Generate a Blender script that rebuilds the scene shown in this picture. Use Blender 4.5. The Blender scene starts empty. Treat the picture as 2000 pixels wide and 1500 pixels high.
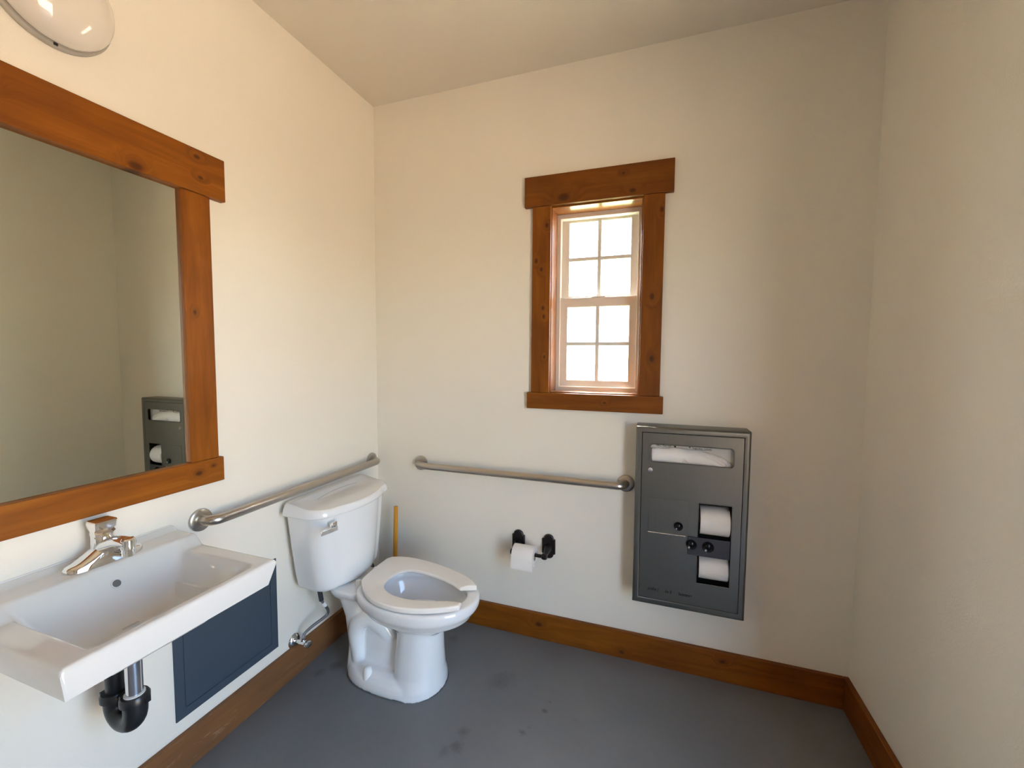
import bpy, bmesh, math, random
from mathutils import Vector, Matrix
R = math.radians
PI = math.pi
scene = bpy.context.scene
COL = scene.collection

# ------------------------------------------------------------------ camera
W = 2.2254          # right wall
H = 2.7188          # ceiling
YF = -2.75          # wall behind the camera
CAM = Vector((1.4759, -1.9644, 1.3909))
yaw, pitch, roll, F = 0.33404, -0.06236, 0.00717, 825.11
cy, sy, cp, sp = math.cos(yaw), math.sin(yaw), math.cos(pitch), math.sin(pitch)
fwd = Vector((-sy * cp, cy * cp, sp))
rgt = Vector((cy, sy, 0))
up = rgt.cross(fwd)
cr, sr = math.cos(roll), math.sin(roll)
xc = cr * rgt + sr * up
yc_ = -sr * rgt + cr * up
cam_data = bpy.data.cameras.new('camera')
cam = bpy.data.objects.new('camera', cam_data)
COL.objects.link(cam)
m = Matrix((xc, yc_, -fwd)).transposed().to_4x4()
m.translation = CAM
cam.matrix_world = m
cam_data.sensor_fit = 'HORIZONTAL'
cam_data.sensor_width = 36.0
cam_data.lens = F / 2000.0 * 36.0
cam_data.clip_start = 0.01
scene.camera = cam

# ------------------------------------------------------------------ light
world = bpy.data.worlds.new('sky')
scene.world = world
world.use_nodes = True
wn = world.node_tree
bg = wn.nodes['Background']
sky = wn.nodes.new('ShaderNodeTexSky')
sky.sky_type = 'NISHITA'
sky.sun_disc = False
sky.sun_elevation = R(52)
sky.sun_rotation = R(-20)
sky.altitude = 100
sky.air_density = 1.0
sky.dust_density = 1.0
sky.ozone_density = 1.0
wn.links.new(sky.outputs[0], bg.inputs[0])
bg.inputs[1].default_value = 0.5

sun_data = bpy.data.lights.new('sun', 'SUN')
sun_data.energy = 20.0
sun_data.angle = R(0.53)
sun_data.color = (1.0, 0.94, 0.84)
sun = bpy.data.objects.new('sun', sun_data)
COL.objects.link(sun)
sun_dir = Vector((0.30, -0.55, -0.80))           # the way the light travels: over the back wall, onto the frosted window
sun.rotation_euler = sun_dir.to_track_quat('-Z', 'Y').to_euler()
sun.location = (-3, 6, 8)

scene.view_settings.view_transform = 'Standard'
scene.view_settings.look = 'None'
scene.view_settings.gamma = 1.0
scene.view_settings.use_curve_mapping = False
scene.view_settings.exposure = 2.50
scene.cycles.use_denoising = True
scene.cycles.max_bounces = 14
scene.cycles.diffuse_bounces = 9
scene.cycles.glossy_bounces = 6
scene.cycles.transmission_bounces = 8
scene.cycles.sample_clamp_indirect = 12.0


# ------------------------------------------------------------------ materials
def newmat(name, base=(0.8, 0.8, 0.8), rough=0.5, metal=0.0, **kw):
    mt = bpy.data.materials.new(name)
    mt.use_nodes = True
    b = mt.node_tree.nodes['Principled BSDF']
    b.inputs['Base Color'].default_value = (*base, 1)
    b.inputs['Roughness'].default_value = rough
    b.inputs['Metallic'].default_value = metal
    for k, v in kw.items():
        b.inputs[k.replace('_', ' ')].default_value = v
    return mt


class NB:
    """small helper to chain shader nodes"""
    def __init__(self, mt):
        self.t = mt.node_tree
        self.b = self.t.nodes['Principled BSDF']

    def n(self, typ, **kw):
        nd = self.t.nodes.new(typ)
        for k, v in kw.items():
            setattr(nd, k, v)
        return nd

    def l(self, a, b):
        self.t.links.new(a, b)

    def coord(self, kind, scale):
        tc = self.n('ShaderNodeTexCoord')
        mp = self.n('ShaderNodeMapping')
        mp.inputs['Scale'].default_value = scale
        self.l(tc.outputs[kind], mp.inputs['Vector'])
        return mp.outputs[0]

    def noise(self, vec, scale, detail=4, rough=0.55, dist=0.0):
        nz = self.n('ShaderNodeTexNoise')
        nz.inputs['Scale'].default_value = scale
        nz.inputs['Detail'].default_value = detail
        nz.inputs['Roughness'].default_value = rough
        nz.inputs['Distortion'].default_value = dist
        if vec is not None:
            self.l(vec, nz.inputs['Vector'])
        return nz.outputs['Fac']

    def ramp(self, fac, stops):
        r = self.n('ShaderNodeValToRGB')
        while len(r.color_ramp.elements) < len(stops):
            r.color_ramp.elements.new(0.5)
        for e, (p, c) in zip(r.color_ramp.elements, stops):
            e.position = p
            e.color = (*c, 1) if len(c) == 3 else c
        self.l(fac, r.inputs[0])
        return r.outputs[0]

    def mix(self, fac, a, b, mode='MIX'):
        mx = self.n('ShaderNodeMix', data_type='RGBA', blend_type=mode)
        for s, v in ((mx.inputs[0], fac), (mx.inputs[6], a), (mx.inputs[7], b)):
            if isinstance(v, (int, float)):
                s.default_value = v
            elif isinstance(v, tuple):
                s.default_value = (*v, 1)
            else:
                self.l(v, s)
        return mx.outputs[2]

    def math(self, op, a, b=None, c=None):
        q = self.n('ShaderNodeMath', operation=op)
        for i, v in enumerate((a, b, c)):
            if v is None:
                continue
            if isinstance(v, (int, float)):
                q.inputs[i].default_value = v
            else:
                self.l(v, q.inputs[i])
        return q.outputs[0]

    def bump(self, h, strength, dist=0.01):
        bp = self.n('ShaderNodeBump')
        bp.inputs['Strength'].default_value = strength
        bp.inputs['Distance'].default_value = dist
        self.l(h, bp.inputs['Height'])
        self.l(bp.outputs[0], self.b.inputs['Normal'])


def paint(name, base, rough, tex=0.25):
    mt = newmat(name, base, rough)
    q = NB(mt)
    v = q.coord('Object', (1, 1, 1))
    f = q.noise(v, 1.7, 3)
    c = q.mix(f, tuple(x * 0.975 for x in base), tuple(min(1, x * 1.02) for x in base))
    q.l(c, q.b.inputs['Base Color'])
    q.bump(q.noise(v, 160, 3, 0.6), tex, 0.002)
    return mt


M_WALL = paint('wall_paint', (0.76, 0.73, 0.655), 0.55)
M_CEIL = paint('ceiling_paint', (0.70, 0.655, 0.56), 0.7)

# painted concrete floor
M_FLOOR = newmat('floor_paint', (0.16, 0.18, 0.2), 0.42)
q = NB(M_FLOOR)
v = q.coord('Object', (1, 1, 1))
big = q.noise(v, 2.2, 5, 0.6, 0.4)
sm = q.noise(v, 38, 4, 0.6)
c1 = q.ramp(big, [(0.3, (0.128, 0.140, 0.152)), (0.7, (0.165, 0.178, 0.190))])
c2 = q.mix(q.math('MULTIPLY', sm, 0.35), c1, (0.20, 0.20, 0.20))
# scuffs: soft dirty patches and small dark spots where the photograph has them
scuff = None
tc = q.n('ShaderNodeTexCoord')
wob = q.noise(v, 22, 4, 0.7, 1.0)
for (sx, sy_, r, k) in [(1.087, -0.421, .014, 1.0), (1.097, -.372, .008, .6), (1.033, -.545, .016, .8), (1.05, -.515, .01, .5), (.826, -.616, .028, .75),
                        (.83, -.68, .03, .7), (.80, -.71, .025, .45), (1.21, -.42, .012, .25), (.873, -.335, .06, .5), (.55, -.16, .03, .5), (.14, -.50, .035, .7),
                        (.10, -.56, .03, .5)]:
    vs = q.n('ShaderNodeVectorMath', operation='DISTANCE')
    q.l(tc.outputs['Object'], vs.inputs[0])
    vs.inputs[1].default_value = (sx, sy_, 0)
    d = q.math('ADD', vs.outputs['Value'], q.math('MULTIPLY', q.math('SUBTRACT', wob, 0.5), r * 2.2))
    mr = q.n('ShaderNodeMapRange', interpolation_type='SMOOTHSTEP')
    mr.inputs['From Min'].default_value = 0.0
    mr.inputs['From Max'].default_value = r * 1.25
    mr.inputs['To Min'].default_value = k
    mr.inputs['To Max'].default_value = 0.0
    q.l(d, mr.inputs['Value'])
    scuff = mr.outputs[0] if scuff is None else q.math('MAXIMUM', scuff, mr.outputs[0])
c3 = q.mix(q.math('MULTIPLY', scuff, 0.8), c2, (0.05, 0.05, 0.045))
q.l(c3, q.b.inputs['Base Color'])
q.l(q.math('MULTIPLY_ADD', big, 0.25, 0.34), q.b.inputs['Roughness'])
q.bump(q.noise(v, 70, 5, 0.65), 0.18, 0.004)


def wood(name, knots=(), tone=1.0, wear=0.0, dull=0.0):
    """stained softwood: U runs along the board in metres, V across; knots = (u, v, r)"""
    mt = newmat(name, (0.3, 0.12, 0.03), 0.33)
    q = NB(mt)
    tc = q.n('ShaderNodeTexCoord')
    oi = q.n('ShaderNodeObjectInfo')
    off = q.n('ShaderNodeCombineXYZ')
    q.l(q.math('MULTIPLY', oi.outputs['Random'], 37.0), off.inputs[0])
    q.l(q.math('MULTIPLY', oi.outputs['Random'], 91.0), off.inputs[1])
    # grain lines bend round the knots
    bend = None
    dark = None
    for (ku, kv, kr) in knots:
        sb = q.n('ShaderNodeVectorMath', operation='SUBTRACT')
        q.l(tc.outputs['UV'], sb.inputs[0])
        sb.inputs[1].default_value = (ku, kv, 0)
        ml = q.n('ShaderNodeVectorMath', operation='MULTIPLY')
        q.l(sb.outputs[0], ml.inputs[0])
        ml.inputs[1].default_value = (0.75, 1.15, 0)
        ln = q.n('ShaderNodeVectorMath', operation='LENGTH')
        q.l(ml.outputs[0], ln.inputs[0])
        mr = q.n('ShaderNodeMapRange', interpolation_type='SMOOTHSTEP')
        mr.inputs['From Min'].default_value = kr * 0.5
        mr.inputs['From Max'].default_value = kr * 1.35
        mr.inputs['To Min'].default_value = 1
        mr.inputs['To Max'].default_value = 0
        q.l(ln.outputs['Value'], mr.inputs['Value'])
        halo = q.n('ShaderNodeMapRange', interpolation_type='SMOOTHSTEP')
        halo.inputs['From Min'].default_value = 0
        halo.inputs['From Max'].default_value = kr * 4.5
        halo.inputs['To Min'].default_value = 1
        halo.inputs['To Max'].default_value = 0
        q.l(ln.outputs['Value'], halo.inputs['Value'])
        dark = mr.outputs[0] if dark is None else q.math('MAXIMUM', dark, mr.outputs[0])
        bend = halo.outputs[0] if bend is None else q.math('MAXIMUM', bend, halo.outputs[0])
    mp = q.n('ShaderNodeVectorMath', operation='MULTIPLY')
    q.l(tc.outputs['UV'], mp.inputs[0])
    mp.inputs[1].default_value = (2.2, 22.0, 1)
    ad = q.n('ShaderNodeVectorMath', operation='ADD')
    q.l(mp.outputs[0], ad.inputs[0])
    q.l(off.outputs[0], ad.inputs[1])
    vec = ad.outputs[0]
    if bend is not None:
        cb = q.n('ShaderNodeCombineXYZ')
        q.l(q.math('MULTIPLY', bend, 1.3), cb.inputs[1])
        q.l(q.math('MULTIPLY', bend, 0.6), cb.inputs[0])
        a2 = q.n('ShaderNodeVectorMath', operation='ADD')
        q.l(vec, a2.inputs[0])
        q.l(cb.outputs[0], a2.inputs[1])
        vec = a2.outputs[0]
    g = q.noise(vec, 1.0, 5, 0.6, 0.7)
    mp2 = q.n('ShaderNodeVectorMath', operation='MULTIPLY')
    q.l(vec, mp2.inputs[0])
    mp2.inputs[1].default_value = (2.5, 9.0, 1)
    fine = q.noise(mp2.outputs[0], 1.0, 3, 0.6)
    mp3 = q.n('ShaderNodeVectorMath', operation='MULTIPLY')
    q.l(vec, mp3.inputs[0])
    mp3.inputs[1].default_value = (1.6, 0.22, 1)
    blotch = q.noise(mp3.outputs[0], 1.0, 3, 0.5)
    t = tone
    col = q.ramp(g, [(0.28, (0.150 * t, 0.039 * t, 0.003 * t)), (0.5, (0.262 * t, 0.080 * t, 0.005 * t)), (0.74, (0.355 * t, 0.126 * t, 0.011 * t))])
    col = q.mix(q.math('MULTIPLY', fine, 0.55), col, (0.16 * t, 0.044 * t, 0.005 * t))
    col = q.mix(q.math('MULTIPLY', q.ramp(blotch, [(0.42, (0, 0, 0)), (0.72, (1, 1, 1))]), 0.6), col, (0.12 * t, 0.034 * t, 0.005 * t))
    if dark is not None:
        col = q.mix(q.math('MULTIPLY', bend, 0.35), col, (0.13 * t, 0.038 * t, 0.006 * t))
        col = q.mix(q.math('MULTIPLY', dark, 0.72), col, (0.035, 0.010, 0.004))
    if dull > 0:
        col = q.mix(dull, col, (0.20, 0.125, 0.075))
    if wear > 0:
        mp4 = q.n('ShaderNodeVectorMath', operation='MULTIPLY')
        q.l(vec, mp4.inputs[0])
        mp4.inputs[1].default_value = (3.0, 1.3, 1)
        w = q.ramp(q.noise(mp4.outputs[0], 1.0, 6, 0.75, 0.6), [(0.60, (0, 0, 0)), (0.70, (1, 1, 1))])
        col = q.mix(q.math('MULTIPLY', w, wear), col, (0.42, 0.29, 0.19))
    q.l(col, q.b.inputs['Base Color'])
    q.l(q.math('MULTIPLY_ADD', fine, 0.25, 0.30), q.b.inputs['Roughness'])
    q.b.inputs['Specular IOR Level'].default_value = 0.22
    q.bump(fine, 0.12, 0.002)
    return mt


M_WOOD = wood('stained_wood')
M_JAMB = wood('varnished_jamb_wood')
_b = M_JAMB.node_tree.nodes['Principled BSDF']
_b.inputs['Coat Weight'].default_value = 0.7
_b.inputs['Coat Roughness'].default_value = 0.12

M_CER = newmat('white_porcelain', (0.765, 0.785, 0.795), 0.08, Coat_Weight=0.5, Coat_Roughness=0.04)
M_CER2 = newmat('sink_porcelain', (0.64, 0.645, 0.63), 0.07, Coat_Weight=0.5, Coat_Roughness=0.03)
M_SEAT = newmat('seat_plastic', (0.83, 0.81, 0.77), 0.2)
M_VINYL = newmat('white_vinyl', (0.66, 0.60, 0.54), 0.35)
M_MUNT = newmat('muntin_vinyl', (0.62, 0.62, 0.58), 0.4)
M_CHROME = newmat('chrome', (0.82, 0.82, 0.82), 0.06, 1.0)
M_CAP = newmat('cap_plastic', (0.82, 0.82, 0.80), 0.3)
M_BLACK = newmat('black_plastic', (0.010, 0.011, 0.013), 0.32)
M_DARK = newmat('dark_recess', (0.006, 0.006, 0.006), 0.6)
M_BRONZE = newmat('oil_rubbed_bronze', (0.018, 0.013, 0.012), 0.35, 0.4)
M_INK = newmat('black_ink', (0.008, 0.008, 0.008), 0.6)
M_CORE = newmat('cardboard', (0.42, 0.33, 0.22), 0.8)


def steel(name, base, rough, scale, rv=0.12):
    mt = newmat(name, base, rough, 1.0)
    q = NB(mt)
    v = q.coord('Object', scale)
    f = q.noise(v, 1.0, 3, 0.6)
    q.l(q.math('MULTIPLY_ADD', f, rv, rough - rv / 2), q.b.inputs['Roughness'])
    q.l(q.mix(f, tuple(x * 0.9 for x in base), tuple(min(1, x * 1.06) for x in base)), q.b.inputs['Base Color'])
    q.bump(f, 0.05, 0.001)
    return mt


M_STEEL = steel('brushed_steel', (0.185, 0.187, 0.172), 0.34, (500, 500, 6))
M_BAR = steel('satin_steel', (0.50, 0.46, 0.41), 0.30, (60, 60, 400), 0.08)
M_STEELD = newmat('dark_steel_plate', (0.055, 0.058, 0.068), 0.4, 0.6)

M_MIRROR = newmat('mirror_silver', (0.80, 0.83, 0.72), 0.012, 1.0)
M_PANEL = paint('slate_paint', (0.036, 0.054, 0.078), 0.55, 0.3)
M_STICK = newmat('yellow_varnished_wood', (0.62, 0.27, 0.018), 0.35)
q = NB(M_STICK)
q.l(q.ramp(q.noise(q.coord('Object', (40, 40, 4)), 1.0, 4), [(0.3, (0.50, 0.19, 0.010)), (0.7, (0.70, 0.32, 0.025))]), q.b.inputs['Base Color'])
M_RUB = newmat('black_rubber', (0.012, 0.012, 0.013), 0.6)

M_PAPER = newmat('tissue_paper', (0.80, 0.78, 0.75), 0.9)
q = NB(M_PAPER)
q.bump(q.noise(q.coord('Object', (1, 1, 1)), 420, 3, 0.7), 0.25, 0.001)

M_OPAL = newmat('opal_glass', (0.68, 0.65, 0.60), 0.06, Coat_Weight=0.6, Coat_Roughness=0.02)

M_HOSE = newmat('braided_hose', (0.30, 0.31, 0.32), 0.35, 0.85)
q = NB(M_HOSE)
wv = q.n('ShaderNodeTexWave', wave_type='BANDS', bands_direction='DIAGONAL')
wv.inputs['Scale'].default_value = 260
q.l(q.coord('Object', (1, 1, 1)), wv.inputs['Vector'])
q.bump(wv.outputs['Fac'], 0.5, 0.001)

M_GLASS = newmat('pebbled_glass', (0.93, 0.965, 0.955), 0.60, Transmission_Weight=1.0, IOR=1.45)
q = NB(M_GLASS)
vv = q.n('ShaderNodeTexVoronoi', feature='SMOOTH_F1')
vv.inputs['Scale'].default_value = 210
q.l(q.coord('Object', (1, 1, 1)), vv.inputs['Vector'])
q.bump(vv.outputs['Distance'], 0.9, 0.004)

M_GROUND = newmat('sandy_concrete', (0.50, 0.34, 0.20), 0.9)
q = NB(M_GROUND)
q.l(q.ramp(q.noise(q.coord('Object', (1, 1, 1)), 1.3, 5), [(0.3, (0.46, 0.33, 0.21)), (0.7, (0.58, 0.42, 0.27))]), q.b.inputs['Base Color'])
M_GRASS = newmat('grass', (0.16, 0.26, 0.06), 0.95)
q = NB(M_GRASS)
q.l(q.ramp(q.noise(q.coord('Object', (1, 1, 1)), 2.3, 6), [(0.3, (0.14, 0.22, 0.05)), (0.7, (0.26, 0.34, 0.10))]), q.b.inputs['Base Color'])
M_SIDING = newmat('outside_siding', (0.35, 0.30, 0.24), 0.8)


# ------------------------------------------------------------------ object helpers
def link(name, bm, mat, parent=None, smooth=None, loc=None, bevel=None, segs=2):
    me = bpy.data.meshes.new(name)
    bmesh.ops.recalc_face_normals(bm, faces=bm.faces[:])
    bm.to_mesh(me)
    bm.free()
    ob = bpy.data.objects.new(name, me)
    COL.objects.link(ob)
    if mat is not None:
        me.materials.append(mat)
    if smooth is not None:
        me.shade_smooth()
        me.set_sharp_from_angle(angle=R(smooth))
    if loc is not None:
        ob.location = loc
    if parent is not None:
        ob.parent = parent
    if bevel:
        b = ob.modifiers.new('bevel', 'BEVEL')
        b.width = bevel
        b.segments = segs
        b.limit_method = 'ANGLE'
        b.angle_limit = R(40)
        if smooth is None:
            me.shade_smooth()
            me.set_sharp_from_angle(angle=R(60))
    return ob


def thing(name, label, cat, loc=(0, 0, 0), group=None, kind=None):
    o = bpy.data.objects.new(name, None)
    o.empty_display_size = 0.05
    COL.objects.link(o)
    o.location = loc
    if label:
        o['label'] = label
    if cat:
        o['category'] = cat
    if group:
        o['group'] = group
    if kind:
        o['kind'] = kind
    return o


def tag(o, label, cat, group=None):
    o['label'] = label
    o['category'] = cat
    if group:
        o['group'] = group
    return o


def P(ob, parent):
    """parent while keeping the world position (parents here are only translated)"""
    ob.parent = parent
    ob.location = ob.location - parent.location
    return ob


def box(bm, a, b):
    (x0, y0, z0), (x1, y1, z1) = a, b
    vs = [bm.verts.new((x, y, z)) for x in (x0, x1) for y in (y0, y1) for z in (z0, z1)]
    for f in ((0, 1, 3, 2), (4, 6, 7, 5), (0, 4, 5, 1), (2, 3, 7, 6), (0, 2, 6, 4), (1, 5, 7, 3)):
        bm.faces.new([vs[i] for i in f])
    return vs


def boxobj(name, a, b, mat, parent=None, bevel=0.002):
    bm = bmesh.new()
    box(bm, a, b)
    o = link(name, bm, mat, None, bevel=bevel)
    if parent:
        P(o, parent)
    return o


def board(name, a, b, mat, parent=None, bevel=0.0025):
    """a plank: UV in metres with U along the longest side"""
    bm = bmesh.new()
    box(bm, a, b)
    uvl = bm.loops.layers.uv.new('UVMap')
    ext = [abs(b[i] - a[i]) for i in range(3)]
    order = sorted(range(3), key=lambda i: -ext[i])
    L, S, T = order
    for f in bm.faces:
        n = f.normal if f.normal.length else None
        f.normal_update()
        n = f.normal
        ax = max(range(3), key=lambda i: abs(n[i]))
        for lp in f.loops:
            co = lp.vert.co
            if ax == L:
                u, w = co[T] - a[T], co[S] - a[S]
                u, w = u, w
            elif ax == T:
                u, w = co[L] - a[L], co[S] - a[S]
            else:
                u, w = co[L] - a[L], co[T] - a[T] + (ext[S] if n[S] > 0 else 0)
            lp[uvl].uv = (u, w)
    o = link(name, bm, mat, None, bevel=bevel)
    if parent:
        P(o, parent)
    return o


def rings(bm, loops, close=True, cap0=True, cap1=True):
    """skin a list of vertex loops (lists of points)"""
    vl = [[bm.verts.new(p) for p in lp] for lp in loops]
    n = len(vl[0])
    for a, b in zip(vl[:-1], vl[1:]):
        for i in range(n if close else n - 1):
            j = (i + 1) % n
            bm.faces.new((a[i], a[j], b[j], b[i]))
    if cap0:
        bm.faces.new(list(reversed(vl[0])))
    if cap1:
        bm.faces.new(vl[-1])
    return vl


def frame_for(d):
    d = d.normalized()
    a = Vector((0, 0, 1)) if abs(d.z) < 0.9 else Vector((1, 0, 0))
    u = d.cross(a).normalized()
    return u, d.cross(u).normalized()


def tube(bm, pts, r, n=16, cap=True):
    """round tube along points; r a number or a list"""
    pts = [Vector(p) for p in pts]
    rs = r if isinstance(r, (list, tuple)) else [r] * len(pts)
    lps = []
    u = None
    for i, p in enumerate(pts):
        d = (pts[min(i + 1, len(pts) - 1)] - pts[max(i - 1, 0)]).normalized()
        if u is None:
            u, w = frame_for(d)
        else:
            u = (u - d * u.dot(d)).normalized()
            w = d.cross(u).normalized()
        lps.append([p + rs[i] * (math.cos(2 * PI * k / n) * u + math.sin(2 * PI * k / n) * w) for k in range(n)])
    rings(bm, lps, True, cap, cap)


def smooth_path(pts, per=8):
    """Catmull-Rom through the points"""
    pts = [Vector(p) for p in pts]
    out = []
    for i in range(len(pts) - 1):
        p0, p1, p2, p3 = pts[max(i - 1, 0)], pts[i], pts[i + 1], pts[min(i + 2, len(pts) - 1)]
        for k in range(per):
            t = k / per
            out.append(0.5 * ((2 * p1) + (p2 - p0) * t + (2 * p0 - 5 * p1 + 4 * p2 - p3) * t * t + (3 * p1 - p0 - 3 * p2 + p3) * t ** 3))
    out.append(pts[-1])
    return out


def arc_path(a, corner, b, r, n=8):
    """a -> corner -> b with the corner rounded to radius r (right-ish angles)"""
    a, c, b = Vector(a), Vector(corner), Vector(b)
    d1, d2 = (a - c).normalized(), (b - c).normalized()
    p1, p2 = c + d1 * r, c + d2 * r
    o = c + (d1 + d2) * r
    out = [p1]
    for k in range(1, n):
        t = k / n
        ang = t * PI / 2
        out.append(o - d2 * r * math.cos(ang) - d1 * r * math.sin(ang))
    out.append(p2)
    return out


def lathe(bm, prof, axis='x', center=(0, 0, 0), n=40, sy=1.0):
    """profile [(r, h)] spun round an axis"""
    c = Vector(center)
    lps = []
    for r, h in prof:
        lp = []
        for k in range(n):
            a = 2 * PI * k / n
            ca, sa = r * math.cos(a), r * math.sin(a) * sy
            if axis == 'x':
                lp.append(c + Vector((h, ca, sa)))
            elif axis == 'y':
                lp.append(c + Vector((ca, h, sa)))
            else:
                lp.append(c + Vector((ca, sa, h)))
        lps.append(lp)
    rings(bm, lps)


def lerp(a, b, t):
    return a + (b - a) * t


def sstep(a, b, x):
    t = max(0.0, min(1.0, (x - a) / (b - a)))
    return t * t * (3 - 2 * t)


def rrect(cx, cz, hx, hz, r, n=6):
    pts = []
    for (sx, sz, a0) in ((1, 1, 0), (-1, 1, 90), (-1, -1, 180), (1, -1, 270)):
        for k in range(n + 1):
            a = R(a0 + 90 * k / n)
            pts.append((cx + sx * (hx - r) + r * math.cos(a), cz + sz * (hz - r) + r * math.sin(a)))
    return pts


# ------------------------------------------------------------------ room shell
def wall_with_holes(name, axis, c0, c1, us, zs, holes, mat):
    """wall slab between c0 and c1 on 'axis'; us/zs grid lines; holes = set of (iu, iz) cells left open"""
    bm = bmesh.new()
    def pt(c, u, z):
        return (c, u, z) if axis == 'x' else (u, c, z)
    vs = {}
    def V(s, i, j):
        k = (s, i, j)
        if k not in vs:
            vs[k] = bm.verts.new(pt((c0, c1)[s], us[i], zs[j]))
        return vs[k]
    nu, nz = len(us) - 1, len(zs) - 1
    solid = lambda i, j: 0 <= i < nu and 0 <= j < nz and (i, j) not in holes
    for i in range(nu):
        for j in range(nz):
            if not solid(i, j):
                continue
            for s in (0, 1):
                bm.faces.new((V(s, i, j), V(s, i + 1, j), V(s, i + 1, j + 1), V(s, i, j + 1)))
            for (di, dj, e) in ((-1, 0, ((i, j), (i, j + 1))), (1, 0, ((i + 1, j), (i + 1, j + 1))),
                                (0, -1, ((i, j), (i + 1, j))), (0, 1, ((i, j + 1), (i + 1, j + 1)))):
                if not solid(i + di, j + dj):
                    (a, b), (c, d) = e
                    bm.faces.new((V(0, a, b), V(0, c, d), V(1, c, d), V(1, a, b)))
    o = link(name, bm, mat)
    o['kind'] = 'structure'
    return o


TH = 0.19
WX0, WX1, WZ0, WZ1 = 0.976, 1.404, 1.217, 2.103       # rough window opening
DY0, DY1, DZ1 = -2.18, -1.22, 2.06                      # doorway in the right wall

wall_with_holes('wall_left', 'x', -TH, 0.0, [YF - TH, TH], [-0.15, H + 0.15], set(), M_WALL)
wall_with_holes('wall_back', 'y', 0.0, TH, [0.0, WX0, WX1, W], [-0.15, WZ0, WZ1, H + 0.15], {(1, 1)}, M_WALL)
wall_with_holes('wall_right', 'x', W, W + TH, [YF - TH, DY0, DY1, TH], [-0.15, 0.0, DZ1, H + 0.15], {(1, 1)}, M_WALL)
wall_with_holes('wall_front', 'y', YF - TH, YF, [0.0, W], [-0.15, H + 0.15], set(), M_SIDING)
o = boxobj('floor', (0, YF, -0.12), (W, 0, 0), M_FLOOR, bevel=None)
o['kind'] = 'structure'
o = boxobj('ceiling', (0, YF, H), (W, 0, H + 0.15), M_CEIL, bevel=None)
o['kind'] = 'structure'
# roof over the building
o = boxobj('trim_2', (-0.45, YF - 0.6, H + 0.15), (W + 0.45, 0.6, H + 0.30), M_SIDING, bevel=None)
o['kind'] = 'structure'
o.name = 'roof'

# ground outside
bm = bmesh.new()
box(bm, (W + TH, -14, -0.4), (W + 9, 14, -0.04))
o = link('ground', bm, M_GROUND)
o['kind'] = 'structure'
bm = bmesh.new()
box(bm, (-14, TH, -0.42), (W + TH, 20, -0.06))
o = link('ground', bm, M_GRASS)
o['kind'] = 'structure'

# baseboards
BT, BH = 0.019, 0.129
M_BB1 = wood('baseboard_wood_worn', [(0.9, .06, .012)], 0.80, 0.6, 0.42)
M_BB2 = wood('baseboard_wood', [(0.93, .075, .012), (1.33, .03, .010), (1.75, .09, .008)], 0.85, 0.12)
M_BB3 = wood('baseboard_wood_right', [(0.4, .06, .010)], 0.85, 0.05)
for nm, a, b, mt in (('baseboard_left', (0, YF, 0), (BT, 0, BH), M_BB1),
                     ('baseboard_back', (BT, -BT, 0), (W - BT, 0, BH), M_BB2),
                     ('baseboard_right', (W - BT, -0.95, 0), (W, 0, BH), M_BB3)):
    o = board(nm, a, b, mt)
    o['kind'] = 'structure'

# doorway: wooden jambs and casing (outside the picture, lets the daylight in)
d = thing('door_1', None, None, (W, (DY0 + DY1) / 2, 0), kind='structure')
board('side_jamb', (W - 0.0, DY0, 0), (W + TH, DY0 + 0.02, DZ1), M_WOOD, d)
board('side_jamb', (W - 0.0, DY1 - 0.02, 0), (W + TH, DY1, DZ1), M_WOOD, d)
board('head_jamb', (W - 0.0, DY0 + 0.02, DZ1 - 0.02), (W + TH, DY1 - 0.02, DZ1), M_WOOD, d)
board('side_casing', (W - 0.019, DY1 - 0.005, 0), (W, DY1 + 0.085, DZ1), M_WOOD, d)
board('side_casing', (W - 0.019, DY0 - 0.085, 0), (W, DY0 + 0.005, DZ1), M_WOOD, d)
board('head_casing', (W - 0.019, DY0 - 0.12, DZ1), (W, DY1 + 0.12, DZ1 + 0.137), M_WOOD, d)


# ------------------------------------------------------------------ window
win = thing('window_1', None, None, (1.19, 0, 1.149), kind='structure')
M_W1 = wood('window_head_wood', [(0.188, .028, .020), (0.49, .022, .011), (.45, .10, .006)], 0.80)
M_W2 = wood('window_left_wood', [(.36, .06, .007), (.40, .055, .007), (.58, .045, .008), (.62, .02, .009), (.17, .065, .007), (.78, .07, .008)], 0.88)
M_W3 = wood('window_right_wood', [(.165, .05, .011), (.435, .045, .011), (.80, .075, .009)], 0.85)
M_W4 = wood('window_sill_wood', [(0.37, .04, .006)], 0.85)
T = 0.019
board('head_casing', (.858, -.024, 2.0946), (1.517, 0, 2.2316), M_W1, win)
board('side_casing', (.8965, -T, 1.2252), (.9845, 0, 2.0946), M_W2, win)
board('side_casing', (1.395, -T, 1.2252), (1.4825, 0, 2.0946), M_W3, win)
board('bottom_casing', (.8774, -.024, 1.1486), (1.4977, 0, 1.2252), M_W4, win)
board('side_jamb', (WX0, 0.0, 1.229), (.988, .108, 2.091), M_JAMB, win)
board('side_jamb', (1.3875, 0.0, 1.229), (WX1, .108, 2.091), M_JAMB, win)
board('head_jamb', (WX0, 0.0, 2.087), (WX1, .108, WZ1), M_JAMB, win)
board('sill_board', (WX0, 0.0, WZ0), (WX1, .108, 1.231), M_JAMB, win)


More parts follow.
